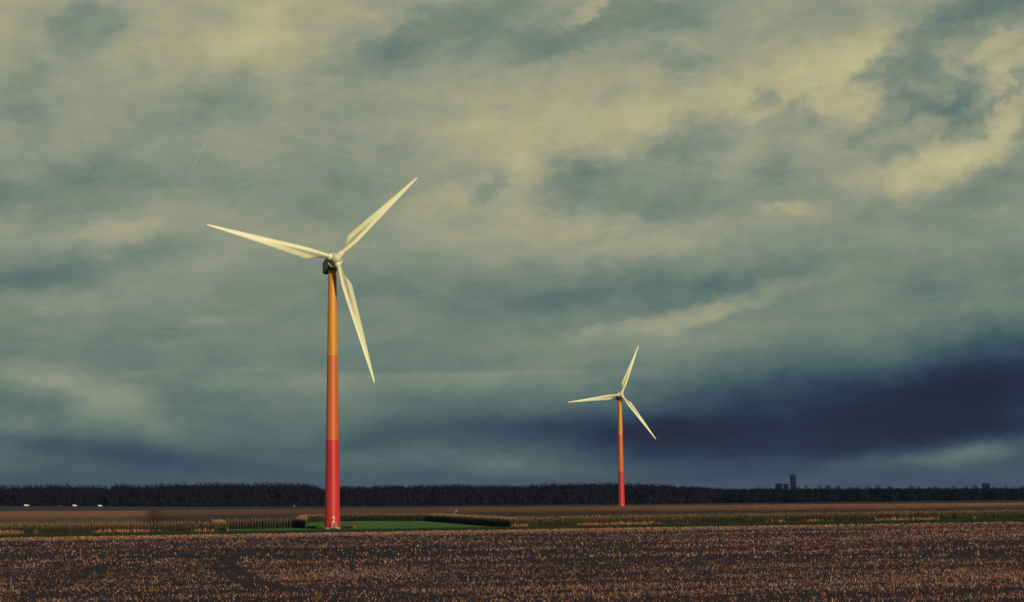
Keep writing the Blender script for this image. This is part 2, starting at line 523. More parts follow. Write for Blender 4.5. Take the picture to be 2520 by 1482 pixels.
soyL, soyR = P(0, 1325), P(2519, 1284.5)
soy_dir = (soyR - soyL)[:2]
soy_dir = soy_dir / np.linalg.norm(soy_dir)
soy_n = np.array([-soy_dir[1], soy_dir[0]])
SL, SR = ext(soyL, soyR, -0.6), ext(soyL, soyR, 1.6)


def sheet(name, pts, z, m):
    me = bpy.data.meshes.new(name)
    me.from_pydata([(p[0], p[1], z) for p in pts], [], [tuple(range(len(pts)))])
    me.materials.append(m)
    me.update()
    return tag(link(name, me), kind='structure')


sheet('stubble_field', [(-260, 20), (260, 20), SR, SL], 0.02, M_soil)

# corn outline on the ground
cl0, cl1 = P(0, 1316), P(557, 1312.5)
clear = [cl1, P(545, 1303.5), P(752, 1300.5), P(757, 1287), P(840, 1283), P(1050, 1283), P(1085, 1286), P(1166, 1292.5), P(1262, 1301)]
cr1, cr2 = P(1679, 1292), P(2519, 1279)
farL, farR = P(0, 1258.5, 2.3), P(2519, 1237, 2.3)
corn_poly = [ext(cl0, cl1, -1.2)] + clear + [cr1, ext(cr1, cr2, 1.5)] + [ext(farL, farR, 1.3), ext(farL, farR, -0.3)]
corn_poly = np.array([p[:2] for p in corn_poly])
sheet('grass_field', [SL, SR, (320, 1120), (-420, 1120)], 0.025, M_turf)


def inside(poly, x, y):
    r = np.zeros(x.shape, bool)
    j = len(poly) - 1
    for i in range(len(poly)):
        xi, yi = poly[i]
        xj, yj = poly[j]
        c = ((yi > y) != (yj > y)) & (x < (xj - xi) * (y - yi) / (yj - yi + 1e-12) + xi)
        r ^= c
        j = i
    return r


def segdist(x, y, a, b):
    d = b - a
    t = np.clip(((x - a[0]) * d[0] + (y - a[1]) * d[1]) / (d @ d), 0, 1)
    return np.hypot(x - a[0] - t * d[0], y - a[1] - t * d[1])


def vnoise(x, y, sx, sy, seed, oct=4):
    """value noise, vectorised"""
    tot = np.zeros_like(x)
    amp, norm = 1.0, 0.0
    for o in range(oct):
        xs, ys = x / sx * 2 ** o + 17.3 * seed, y / sy * 2 ** o - 9.1 * seed
        xi, yi = np.floor(xs).astype(np.int64), np.floor(ys).astype(np.int64)
        fx, fy = xs - xi, ys - yi
        fx, fy = fx * fx * (3 - 2 * fx), fy * fy * (3 - 2 * fy)

        def h(i, j):
            k = (i * 374761393 + j * 668265263 + seed * 1442695 + o * 7919) & 0x7fffffff
            k = (k ^ (k >> 13)) * 1274126177 & 0x7fffffff
            k = k ^ (k >> 16)
            return (k & 0xffff) / 65535.0
        v = (h(xi, yi) * (1 - fx) + h(xi + 1, yi) * fx) * (1 - fy) + (h(xi, yi + 1) * (1 - fx) + h(xi + 1, yi + 1) * fx) * fy
        tot += v * amp
        norm += amp
        amp *= 0.55
    return tot / norm


# ------------------------------------------------------------------ far road on its low bank
ROAD_Y = 1900.0
prof = [(-900, 5.6), (-640, 5.3), (-516, 4.7), (-440, 3.6), (-414, 3.1), (-330, 2.0), (-257, 1.45), (-150, 0.8), (-38, 0.45), (100, 0.25), (190, 0.15), (700, 0.15)]
vs, fs = [], []
for (x, z) in prof:
    vs += [(x, ROAD_Y - 9 - z * 2.0, -0.05), (x, ROAD_Y - 6, z), (x, ROAD_Y + 6, z), (x, ROAD_Y + 9 + z * 2, -0.05)]
for i in range(len(prof) - 1):
    for k in range(3):
        a = i * 4 + k
        fs.append((a, a + 4, a + 5, a + 1))
mb = MB()
mb.add(vs, fs)
tag(mb.build('road_embankment', M_bank), kind='structure')
vs, fs = [], []
for (x, z) in prof:
    vs += [(x, ROAD_Y - 5, z + 0.05), (x, ROAD_Y + 5, z + 0.05)]
for i in range(len(prof) - 1):
    fs.append((i * 2, i * 2 + 2, i * 2 + 3, i * 2 + 1))
mb = MB()
mb.add(vs, fs)
tag(mb.build('road', M_road), kind='structure')


def road_z(x):
    return float(np.interp(x, [p[0] for p in prof], [p[1] for p in prof])) + 0.05


# ------------------------------------------------------------------ corn canopy: one ridge per row
vp = ray(371, 1236)
rd = np.array([vp[0], vp[1]])
rd /= np.linalg.norm(rd)
rn = np.array([rd[1], -rd[0]])


def corn_colour(x, y, k):
    """colour of the tassels: strip beyond about 700 m is redder"""
    far = vnoise(x, y, 60, 25, 5, 3) * 160 + y - 80
    t = np.clip((far - 640) / 90, 0, 1)[:, None]
    near = np.array([0.185, 0.108, 0.078])
    ripe = np.array([0.40, 0.165, 0.092])  # redder, brighter colour used for the far strip
    c = near * (1 - t) + ripe * t * (0.92 + 0.75 * np.clip((x + 60) / 260, 0, 1))[:, None]
    pt = vnoise(x, y, 25, 12, 8, 3)[:, None]
    grn = np.array([0.075, 0.072, 0.042])
    w = np.clip((pt - 0.52) * 4, 0, 0.55) * (1 - t)
    c = c * (1 - w) + grn * w
    return c * (0.75 + 0.5 * k[:, None])


STEP = 1.5
edges_all = [(corn_poly[i], corn_poly[i + 1]) for i in range(0, 11)]
allv, allf, allc = [], [], []
off = 0
rows = np.arange(-560, 720, 0.75)
srange = np.arange(330, 1330, STEP)
for ro in rows:
    ss = srange + rng.uniform(-0.4, 0.4)
    x, y = ro * rn[0] + ss * rd[0], ro * rn[1] + ss * rd[1]
    ok = inside(corn_poly, x, y) & (np.abs(x) < 0.30 * y + 25)
    if ok.sum() < 2:
        continue
    idx = np.nonzero(ok)[0]
    x, y = x[idx], y[idx]
    m = len(idx)
    con = np.nonzero(np.diff(idx) == 1)[0]
    bumpy = vnoise(x, y, 9, 9, 3, 2) * 0.35
    ed = np.min([segdist(x, y, *e) for e in edges_all], axis=0)
    zt = 2.0 + bumpy - 0.55 * np.clip(1 - ed / 5, 0, 1) - 0.25 * np.clip(vnoise(x, y, 3, 3, 77, 2) - .5, 0, 1)
    j = lambda a: rng.uniform(-a, a, m)
    pts = np.empty((m, 5, 3))
    for q, (o, z) in enumerate(((-0.36, 1.45 + j(.15)), (-0.15, zt - 0.55 + j(.22)), (0.0, zt + 0.15 + j(.20)), (0.15, zt - 0.55 + j(.22)), (0.36, 1.45 + j(.15)))):
        oo = o + j(0.07)
        so = j(0.5)
        pts[:, q, 0] = x + oo * rn[0] + so * rd[0]
        pts[:, q, 1] = y + oo * rn[1] + so * rd[1]
        pts[:, q, 2] = z
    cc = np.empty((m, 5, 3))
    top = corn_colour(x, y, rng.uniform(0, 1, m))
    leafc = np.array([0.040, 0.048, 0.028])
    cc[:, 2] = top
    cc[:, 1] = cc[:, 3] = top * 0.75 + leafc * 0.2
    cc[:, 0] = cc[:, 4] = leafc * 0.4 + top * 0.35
    f = []
    for q in range(4):
        a = off + con * 5 + q
        f.append(np.stack([a, a + 5, a + 6, a + 1], 1))
    allv.append(pts.reshape(-1, 3))
    allc.append(cc.reshape(-1, 3))
    allf.append(np.concatenate(f))
    off += m * 5
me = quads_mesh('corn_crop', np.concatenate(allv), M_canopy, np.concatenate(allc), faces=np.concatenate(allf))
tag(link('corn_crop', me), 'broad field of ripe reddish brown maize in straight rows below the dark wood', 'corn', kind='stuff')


# ------------------------------------------------------------------ corn plants along the cut edges
def plant_proto(seed, dry):
    r = random.Random(seed)
    q, c = [], []
    hgt = r.uniform(2.0, 2.45)
    GR = [(0.080, 0.078, 0.045), (0.095, 0.090, 0.050), (0.060, 0.070, 0.040)] if seed >= 200 else [(0.044, 0.046, 0.026), (0.062, 0.057, 0.033), (0.105, 0.088, 0.048)]  # clearing-edge leaves are coloured lighter to offset the shade on that wall
    DR = [(0.40, 0.125, 0.065), (0.52, 0.20, 0.10), (0.28, 0.085, 0.05), (0.60, 0.32, 0.16)]
    TA = [(0.30, 0.18, 0.09), (0.38, 0.25, 0.12), (0.18, 0.12, 0.07)]

    def quad(a, b, w, col):
        a, b = Vector(a), Vector(b)
        s = Vector((w[0], w[1], 0))
        q.extend([a - s, a + s, b + s * 0.8, b - s * 0.8])
        c.extend([col] * 4)
    for k in range(2):
        an = r.uniform(0, 3.14) + k * 1.57
        quad((0, 0, 0), (0, 0, hgt), (0.02 * math.cos(an), 0.02 * math.sin(an)), (0.12, 0.11, 0.05) if not dry else (0.30, 0.16, 0.07))
    for i in range(11):
        z = 0.15 + i * (hgt - 0.35) / 11 + r.uniform(-.05, .05)
        an = (i % 2) * math.pi + r.uniform(-0.9, 0.9)
        L = r.uniform(0.35, 0.6) * (1.0 if i < 8 else 0.7)
        dx, dy = math.cos(an), math.sin(an)
        isdry = z < dry * r.uniform(0.8, 1.15)
        col = r.choice(DR) if isdry else r.choice(GR)
        if z > hgt - 0.95 and r.random() < 0.65:  # light caught by the upper leaves is put into their colour
            col = r.choice([(0.17, 0.125, 0.06), (0.24, 0.15, 0.075), (0.12, 0.10, 0.05)])
        w = r.uniform(0.035, 0.055)
        up = 0.28 if not isdry else 0.06
        p1 = (0, 0, z)
        p2 = (dx * L * .5, dy * L * .5, z + up)
        p3 = (dx * L, dy * L, z + up - (0.22 if not isdry else 0.40) * r.uniform(.7, 1.2))
        quad(p1, p2, (-dy * w, dx * w), col)
        quad(p2, p3, (-dy * w, dx * w), col)
    for i in range(3):
        an = r.uniform(0, 6.28)
        quad((0, 0, hgt - .05), (0.12 * math.cos(an), 0.12 * math.sin(an), hgt + r.uniform(.15, .32)), (0.025 * math.sin(an), 0.025 * math.cos(an)), r.choice(TA))
    return np.array([tuple(v) for v in q], dtype=np.float32), np.array(c, dtype=np.float32)


protos_g = [plant_proto(i, 0.0) for i in range(8)]
protos_c = [plant_proto(200 + i, 0.0) for i in range(8)]
protos_d = [plant_proto(100 + i, 1.15) for i in range(8)]
cp2 = corn_poly
edges_front = [(cp2[0], cp2[1]), (cp2[9], cp2[10]), (cp2[10], cp2[11])]
edges_clear = [(cp2[i], cp2[i + 1]) for i in range(1, 9)]
px, py, kind = [], [], []
for ro in np.arange(-260, 320, 0.75):
    ss = np.arange(330, 720, 0.18) + rng.uniform(-.05, .05)
    x, y = ro * rn[0] + ss * rd[0], ro * rn[1] + ss * rd[1]
    ok = (np.abs(x) < 0.285 * y + 14)
    x, y = x[ok], y[ok]
    if not len(x):
        continue
    ok = inside(corn_poly, x, y)
    x, y = x[ok], y[ok]
    if not len(x):
        continue
    df = np.min([segdist(x, y, *e) for e in edges_front], axis=0)
    dc = np.min([segdist(x, y, *e) for e in edges_clear], axis=0)
    ok = (df < 3.0) | (dc < 2.6)
    px.append(x[ok] + rng.uniform(-.08, .08, ok.sum()))
    py.append(y[ok])
    kind.append(df[ok] < dc[ok])
# headland plants: a few close drills along the front edges
for (a, b_) in edges_front:
    L = np.linalg.norm(b_ - a)
    d = (b_ - a) / L
    nn = np.array([-d[1], d[0]])
    for dr in (0.1, 0.8):
        t = np.arange(0, L, 0.22)
        x = a[0] + d[0] * t + nn[0] * dr + rng.uniform(-.1, .1, len(t))
        y = a[1] + d[1] * t + nn[1] * dr
        ok = (np.abs(x) < 0.285 * y + 14)
        px.append(x[ok])
        py.append(y[ok])
        kind.append(np.ones(ok.sum(), bool))
px, py, kind = np.concatenate(px), np.concatenate(py), np.concatenate(kind)
patch = vnoise(px, py, 7.0, 14.0, 21, 3)
pr_left = px < cp2[1][0] + 1
thr = np.where(pr_left, 0.44, 0.53)
thin = vnoise(px, py, 1.3, 8, 31, 2)
isd = kind & (patch + rng.uniform(-.08, .08, len(px)) > thr)
keep = (thin > 0.02) | ~kind
px, py, isd, kind = px[keep], py[keep], isd[keep], kind[keep]
cls = np.where(isd, 1, np.where(kind, 0, 2))
vv, cc = [], []
which = rng.integers(0, 8, len(px))
for grp, pro in ((0, protos_g), (1, protos_d), (2, protos_c)):
    for k in range(8):
        sel = np.nonzero((cls == grp) & (which == k))[0]
        if not len(sel):
            continue
        v, c = pro[k]
        a = rng.uniform(0, 6.28, len(sel))
        s = rng.uniform(0.78, 1.12, len(sel))
        ca_, sa_ = np.cos(a)[:, None], np.sin(a)[:, None]
        o = np.empty((len(sel), len(v), 3), np.float32)
        o[:, :, 0] = (v[None, :, 0] * ca_ - v[None, :, 1] * sa_) * s[:, None] + px[sel][:, None]
        o[:, :, 1] = (v[None, :, 0] * sa_ + v[None, :, 1] * ca_) * s[:, None] + py[sel][:, None]
        o[:, :, 2] = v[None, :, 2] * s[:, None]
        vv.append(o.reshape(-1, 3))
        tint = rng.uniform(0.7, 1.25, len(sel))[:, None, None]
        cc.append((c[None] * tint).reshape(-1, 3))
me = quads_mesh('corn_plants', np.concatenate(vv), M_corn, np.concatenate(cc))
tag(link('corn_plants', me), 'standing maize stalks with drooping leaves along the cut field edge', 'corn', kind='stuff')

# ------------------------------------------------------------------ stubble on the soil
trackA = [(40, 1490), (130, 1440), (185, 1418), (245, 1395), (330, 1380), (520, 1362)]
trackB = [(1000, 1462), (860, 1450), (740, 1462), (650, 1436), (575, 1404), (560, 1385), (590, 1368), (640, 1352)]
trackC = [(640, 1452), (560, 1420), (527, 1396), (535, 1382), (565, 1368)]


def tufts(n_try, ylo, yhi, seed):
    y = rng.uniform(ylo, yhi, n_try)
    x = rng.uniform(-1, 1, n_try) * (0.285 * y + 8)
    dd = (x - soyL[0]) * soy_n[0] + (y - soyL[1]) * soy_n[1]       # signed distance from the far edge
    along = (x - soyL[0]) * soy_dir[0] + (y - soyL[1]) * soy_dir[1]
    band = vnoise(along, dd, 90, 7.0, 41, 4)
    fine_band = vnoise(along, dd, 110, 2.6, 43, 3)
    pat = vnoise(x, y, 14, 18, 47, 3)
    dens = 0.02 + np.clip((y - 130) / 260, 0, 1) * 0.20 + (band - 0.5) * 0.75 + (fine_band - 0.5) * 0.55 + (pat - 0.5) * 0.45
    dens = np.maximum(dens, 0.05)
    dens += np.clip((45 + dd) / 45, 0, 1) * 0.72 * np.clip(1.15 - (x / (0.27 * y) + 0.25) * 0.8, 0.0, 1)
    for tr, w in ((trackA, 0.9), (trackB, 0.55), (trackC, 0.5)):
        g = [P(a, b)[:2] for a, b in tr]
        dm = np.min([segdist(x, y, g[i], g[i + 1]) for i in range(len(g) - 1)], axis=0)
        dens *= 1 - np.clip(1.9 - dm / w, 0, 1) * (0.7 if tr is trackA else 0.95)
    ok = (rng.uniform(0, 1, n_try) < dens) & (dd < -0.3)
    return x[ok], y[ok], np.clip((38 + dd[ok]) / 30, 0, 1)


def straw_mesh(x, y, bnd, hmin, hmax, wmin, wmax):
    n = len(x)
    a = rng.uniform(0, 6.283, n)
    tilt = np.clip(rng.normal(0.75, 0.45, n), 0.0, 1.5)
    L = rng.uniform(hmin, hmax, n)
    w = rng.uniform(wmin, wmax, n)
    d = np.stack([np.cos(a) * np.sin(tilt), np.sin(a) * np.sin(tilt), np.cos(tilt)], 1)
    b2 = rng.uniform(0, 6.283, n)
    s = np.stack([np.cos(b2), np.sin(b2) * 0.4, np.zeros(n)], 1)
    s -= d * np.sum(s * d, 1)[:, None]
    s /= np.linalg.norm(s, axis=1)[:, None] + 1e-6
    p = np.stack([x, y, np.full(n, 0.02)], 1)
    v = np.empty((n, 4, 3), np.float32)
    v[:, 0] = p - s * w[:, None]
    v[:, 1] = p + s * w[:, None]
    tip = p + d * L[:, None]
    v[:, 2] = tip + s * w[:, None] * 0.5
    v[:, 3] = tip - s * w[:, None] * 0.5
    v[:, :, 2] = np.maximum(v[:, :, 2], 0.022)
    pal = np.array([(0.40, 0.190, 0.112), (0.30, 0.120, 0.078), (0.60, 0.37, 0.22), (0.20, 0.080, 0.065), (0.12, 0.052, 0.054), (0.62, 0.48, 0.36)])
    ch = rng.choice(6, n, p=[.26, .26, .14, .17, .12, .05])
    c = pal[ch] * rng.uniform(0.6, 1.05, n)[:, None]
    c = c * (1 + bnd[:, None] * np.array([.45, .42, .15]))             # cleaner straw on the headland
    c = np.repeat(c[:, None], 4, 1)
    return v.reshape(-1, 3), c.reshape(-1, 3)


V, Cc = [], []
for (nt, lo, hi, dims) in ((210000, 118, 215, (.07, .26, .012, .030)), (150000, 215, 480, (.10, .36, .02, .055))):
    x, y, bnd = tufts(nt, lo, hi, 1)
    # every tuft is a small cluster
    for rep in range(2):
        jx, jy = rng.normal(0, .16, len(x)), rng.normal(0, .5, len(x))
        v, c = straw_mesh(x + jx, y + jy, bnd, *dims)
        V.append(v)
        Cc.append(c)
me = quads_mesh('stubble', np.concatenate(V), M_straw, np.concatenate(Cc))
tag(link('stubble', me), 'pale straw stubble and crop litter scattered over the dark soil', 'stubble', kind='stuff')


# ------------------------------------------------------------------ grass blades
def blades(x, y, hmin, hmax, wid, pal, z0=0.025):
    n = len(x)
    a = rng.uniform(0, 6.283, n)
    hh = rng.uniform(hmin, hmax, n)
    s = np.stack([np.cos(a), np.sin(a), np.zeros(n)], 1) * wid
    le = np.stack([rng.normal(0, .25, n), rng.normal(0, .25, n), np.ones(n)], 1) * hh[:, None]
    p = np.stack([x, y, np.full(n, z0)], 1)
    v = np.empty((n, 4, 3), np.float32)
    v[:, 0], v[:, 1] = p - s, p + s
    v[:, 2], v[:, 3] = p + le + s * .35, p + le - s * .35
    pal = np.array(pal)
    c = pal[rng.integers(0, len(pal), n)] * rng.uniform(.75, 1.2, n)[:, None]
    return v.reshape(-1, 3), np.repeat(c[:, None], 4, 1).reshape(-1, 3)


# tall dark rank grass of the verge in front of the corn
nn_ = 90000
t = rng.uniform(-0.25, 1.25, nn_)
width = np.interp(t, [-.25, 0, 0.2, 0.24, 0.5, 0.55, 1.0, 1.25], [26, 26, 26, 22, 22, 26, 30, 30])
dv = rng.uniform(0, 1, nn_) ** 1.3 * width
x = soyL[0] + (soyR[0] - soyL[0]) * t + soy_n[0] * dv
y = soyL[1] + (soyR[1] - soyL[1]) * t + soy_n[1] * dv
ok = ~inside(corn_poly, x, y)
v, c = blades(x[ok], y[ok], .25, .62, .07, [(0.016, 0.034, 0.018), (0.022, 0.045, 0.022), (0.014, 0.028, 0.020), (0.035, 0.052, 0.022)])
me = quads_mesh('verge_grass', v, M_grass, c)
tag(link('verge_grass', me), 'rank dark green grass strip between the stubble and the corn', 'grass', kind='stuff')

nn_ = 120000
x = rng.uniform(-75, 10, nn_)
y = rng.uniform(405, 640, nn_)
dd = (x - soyL[0]) * soy_n[0] + (y - soyL[1]) * soy_n[1]
ok = ~inside(corn_poly, x, y) & (dd > 20)
v, c = blades(x[ok], y[ok], .06, .17, .07, [(0.050, 0.115, 0.030), (0.065, 0.140, 0.036), (0.042, 0.090, 0.026), (0.085, 0.150, 0.045)])
me = quads_mesh('clearing_grass', v, M_grass, c)
tag(link('clearing_grass', me), 'short bright green grass of the clearing around the big turbine', 'grass', kind='stuff')


# ------------------------------------------------------------------ wind turbines
def airfoil(nu):
    """closed section, x 0 (leading) .. 1 (trailing), thickness 1"""
    pts = []
    for i in range(nu):
        a = 2 * math.pi * i / nu
        xx = 0.5 - 0.5 * math.cos(a)
        yt = 5 * (0.2969 * math.sqrt(max(xx, 0)) - 0.126 * xx - 0.3516 * xx ** 2 + 0.2843 * xx ** 3 - 0.1015 * xx ** 4)
        yt = 0.4 * yt + 0.6 * 0.5 * math.sqrt(max(0.0, 1 - (2 * xx - 1) ** 2)) * 0.9
        pts.append((xx, yt if a <= math.pi else -yt))
    return pts


def blade_mesh():
    NU = 28
    af = airfoil(NU)
    #       r     lead  trail  thick  twist  circle
    st_ = [(1.95, .66, .66, .66, 0, 1), (2.6, .66, .66, .66, 3, 1), (3.4, .67, .72, .64, 8, .85), (4.4, .71, .98, .58, 13, .55),
           (5.6, .77, 1.42, .50, 14, .22), (6.6, .82, 1.80, .43, 13, .06), (7.1, .83, 1.90, .41, 12.5, 0), (7.6, .83, 1.91, .39, 12, 0), (9, .80, 1.82, .35, 10.5, 0),
           (12, .73, 1.60, .29, 8, 0), (15, .66, 1.38, .24, 6, 0), (18, .58, 1.18, .20, 4.5, 0), (21, .50, .99, .165, 3, 0),
           (24, .42, .80, .13, 2, 0), (27, .33, .60, .10, 1, 0), (30, .24, .41, .07, 0, 0), (31.8, .18, .28, .05, 0, 0), (32.6, .12, .18, .035, 0, 0), (32.9, .05, .07, .015, 0, 0)]
    vs, fs = [], []
    for (r, l, t_, th, tw, ci) in st_:
        if r > 3:
            l, t_ = l * 1.07, t_ * 1.07
        ch = l + t_
        a = math.radians(tw)
        bend = -0.0006 * r * r * 0.6
        for i, (xx, yy) in enumerate(af):
            ang = 2 * math.pi * i / NU
            xa = -l + xx * ch
            za = yy * th * (2.0 if r < 3 else 1.35)
            xc, zc = -math.cos(ang) * .66 * (l / .66), math.sin(ang) * .66
            x_, z_ = xa * (1 - ci) + xc * ci, za * (1 - ci) + zc * ci
            # leading edge turned into the wind (+Z is upwind)
            vs.append((x_ * math.cos(a) + z_ * math.sin(a) * 0, r, -x_ * math.sin(a) + z_ * math.cos(a) + bend))
    for j in range(len(st_) - 1):
        for i in range(NU):
            k = (i + 1) % NU
            fs.append((j * NU + i, j * NU + k, (j + 1) * NU + k, (j + 1) * NU + i))
    fs.append(tuple(range(NU)))
    fs.append(tuple((len(st_) - 1) * NU + i for i in range(NU))[::-1])
    me = bpy.data.meshes.new('blade')
    me.from_pydata(vs, [], fs)
    me.materials.append(M_blade)
    me.update()
    me.polygons.foreach_set('use_smooth', [True] * len(me.polygons))
    me.set_sharp_from_angle(angle=math.radians(50))
    return me


BLADE = blade_mesh()
HT = 65.3


def zfrac_profile(z0, z1, n=10):
    out = []
    for i in range(n + 1):
        z = z0 + (z1 - z0) * i / n
        q = z / HT
        out.append((1.90 - 0.88 * q, z))
    return out


def turbine(base, yaw, tilt, hub_px, tips, label):
    root = empty('wind_turbine', base)
    tag(root, label, 'wind turbine', 'wind turbines standing in the fields')
    B = Vector(base)
    # tower in three colour stages
    zr, zy = 0.338 * HT, 0.662 * HT
    for z0, z1, m, lb in ((0.48, zr, M_red, 'red bottom section of the tower'), (zr, zy, M_orange, 'orange middle section of the tower'), (zy, HT, M_yellow, 'amber top section of the tower')):
        mb = MB()
        mb.lathe(zfrac_profile(z0, z1), 64)
        o = mb.build('tower_section', m, root, smooth=True)
        o['label'] = lb
    # foundation slab
    mb = MB()
    mb.lathe([(2.02, -0.05), (2.02, 0.46), (1.96, 0.50), (1.70, 0.50)], 48)
    mb.build('foundation', M_conc, root, smooth=True)
    # door side faces the sun side
    dz = math.radians(-77)
    Dm = Matrix.Rotation(dz, 4, 'Z')
    rr = 1.90
    mb = MB()
    vs, fs = [], []
    for i in range(7):
        a = math.radians(-14 + 28 * i / 6)
        for z in (0.95, 3.55):
            rz_ = 1.90 - 0.88 * z / HT + 0.025
            vs.append(Dm @ Vector((rz_ * math.cos(a), rz_ * math.sin(a), z)))
    for i in range(6):
        fs.append((i * 2, i * 2 + 2, i * 2 + 3, i * 2 + 1))
    mb.add(vs, fs)
    door = mb.build('door', M_red, root)
    door['label'] = 'red steel door of the tower'
    so = door.modifiers.new('thick', 'SOLIDIFY')
    so.thickness = 0.05
    so.offset = 1
    for z in (1.85, 2.95):
        mb = MB()
        mb.lathe([(.27, 0), (.27, .06), (.20, .09)], 20, Dm @ Matrix.Translation((rr + 0.02, 0, z)) @ Matrix.Rotation(math.pi / 2, 4, 'Y'))
        mb.build('vent', M_vent, door, smooth=True)
    mb = MB()
    mb.box((rr + .10, .26, 2.40), (.14, .16, .30), Dm)
    mb.build('lamp', M_vent, root, bevel=.03)
    # landing, steps and rails
    mb = MB()
    mb.box((rr + .45, 0, .96), (.95, 1.15, .06), Dm)
    for k in range(4):
        mb.box((rr + 1.08 + .26 * k, 0, .76 - .2 * k), (.28, .9, .04), Dm)
    mb.build('stairs', M_steel, root)
    mb = MB()
    for yy in (-.52, .52):
        pts = [(rr + .1, yy, 1.9), (rr + .9, yy, 1.9), (rr + 1.95, yy, 1.05)]
        for p, q in zip(pts[:-1], pts[1:]):
            mb.tube(Dm @ Vector(p), Dm @ Vector(q), .035)
        for (xx, z0, z1) in ((.12, .3, 1.9), (.88, .3, 1.9), (1.95, .28, 1.05)):
            mb.tube(Dm @ Vector((rr + xx, yy, z0)), Dm @ Vector((rr + xx, yy, z1)), .035)
    mb.tube(Dm @ Vector((rr + .9, -.52, 1.9)), Dm @ Vector((rr + .9, .52, 1.9)), .035)
    mb.build('handrail', M_steel, root)

    # rotor frame
    a_, t_ = math.radians(yaw), math.radians(tilt)
    ax = np.array([math.sin(a_) * math.cos(t_), -math.cos(a_) * math.cos(t_), math.sin(t_)])
    hub = D(*hub_px, base[1] + ax[1] * 4.0)
    axv = Vector(ax)
    side = axv.cross(Vector((0, 0, 1))).normalized()
    upv = side.cross(axv).normalized()
    if upv.z < 0:
        upv = -upv
    hl = Vector(hub) - B
    # local frame: Z' along axis (upwind), X' side, Y' up
    Mx = Matrix((side, upv, axv)).transposed().to_4x4()
    HM = Matrix.Translation(hl) @ Mx
    mb = MB()
    prof = [(0.0, 1.60), (.35, 1.57), (.75, 1.40), (1.10, 1.08), (1.33, .66), (1.45, .15), (1.46, -.5), (1.44, -1.25), (1.2, -1.40)]
    mb.lathe(prof[::-1], 40, HM)
    mb.build('hub', M_white, root, smooth=True)
    mb = MB()
    mb.lathe([(1.95, -2.0), (1.95, -1.62), (1.85, -1.5), (1.2, -1.45)], 40, HM)
    o = mb.build('shaft_collar', M_ring, root, smooth=True)
    # nacelle: chamfered long box behind the hub, belly hangs below the shaft line
    secs = [(-2.1, 1.25, 1.35, -1.55), (-2.6, 1.45, 1.65, -2.0), (-6.0, 1.5, 1.7, -2.05), (-8.8, 1.45, 1.6, -1.75), (-9.4, 1.25, 1.35, -1.35)]
    vs, fs = [], []
    for (zz, hw, top, bot) in secs:
        cf = .42
        ring = [(-hw, bot + cf), (-hw + cf, bot), (hw - cf, bot), (hw, bot + cf), (hw, top - cf), (hw - cf, top), (-hw + cf, top), (-hw, top - cf)]
        vs += [HM @ Vector((x_, y_, zz)) for x_, y_ in ring]
    for j in range(len(secs) - 1):
        for i in range(8):
            k = (i + 1) % 8
            fs.append((j * 8 + i, j * 8 + k, (j + 1) * 8 + k, (j + 1) * 8 + i))
    fs.append(tuple(range(8))[::-1])
    fs.append(tuple((len(secs) - 1) * 8 + i for i in range(8)))
    mb = MB()
    mb.add(vs, fs)
    nac = mb.build('nacelle', M_nac, root, smooth=True, angle=20)
    mb = MB()
    mb.lathe([(1.22, HT - .02), (1.22, HT + .55)], 40)
    mb.build('yaw_bearing', M_nac, root, smooth=True)
    mb = MB()
    mb.box((-1.51, .1, -4.6), (.05, .8, .9), HM)
    mb.build('vent', M_dark, nac)
    mb = MB()
    mb.tube(HM @ Vector((.4, 1.6, -8.0)), HM @ Vector((.4, 2.7, -8.0)), .04)
    mb.tube(HM @ Vector((.4, 2.6, -8.0)), HM @ Vector((.0, 2.6, -8.0)), .03)
    mb.build('wind_vane', M_dark, nac)
    # blades
    for T in tips:
        d = ray(*T)
        q = EYEV + d * ((np.array(hub) - EYEV) @ ax) / (d @ ax)
        v = Vector(q - hub)
        L = v.length
        v.normalize()
        tr = axv.cross(v).normalized()                        # trailing side
        BM = Matrix((tr, v, axv)).transposed().to_4x4()
        s = L / 32.9
        M4 = Matrix.Translation(hl) @ BM @ Matrix.Diagonal((1, s, 1, 1))
        bl = link('blade', BLADE, root)
        bl.matrix_local = M4
        mb = MB()
        mb.lathe([(.84, 1.0), (.84, 1.52), (.93, 1.55), (.93, 1.84), (.84, 1.87), (.84, 2.08), (.69, 2.1)], 36, Matrix.Rotation(-math.pi / 2, 4, 'X'))
        mb.build('blade_collar', M_ring, bl, smooth=True)
    return root


bL = P(818, 1303)
dR = ray(1529.0, 1240)
bR = np.array([dR[0] / dR[1] * 1096, 1096, 0])
turbine(tuple(bL), 19, 9, (827, 636), [(509, 551), (1028, 436), (922, 941)],
        'large near wind turbine with amber, orange and red tower standing in the green clearing')
turbine(tuple(bR), 10, 8, (1528, 971), [(1397, 989.5), (1571.5, 850), (1614, 1081)],
        'small distant wind turbine rising behind the corn field against the storm cloud')


# ------------------------------------------------------------------ weeds round the tower foot
def weed(name, loc, rad, hgt, n, pal, label, cat):
    x = rng.normal(0, rad * .5, n)
    y = rng.normal(0, rad * .6, n)
    v, c = blades(x, y, hgt * .4, hgt, .05, pal, 0.0)
    me = quads_mesh(name, v, M_grass, c)
    o = link(name, me)
    o.location = (loc[0], loc[1], 0.025)
    return tag(o, label, cat)


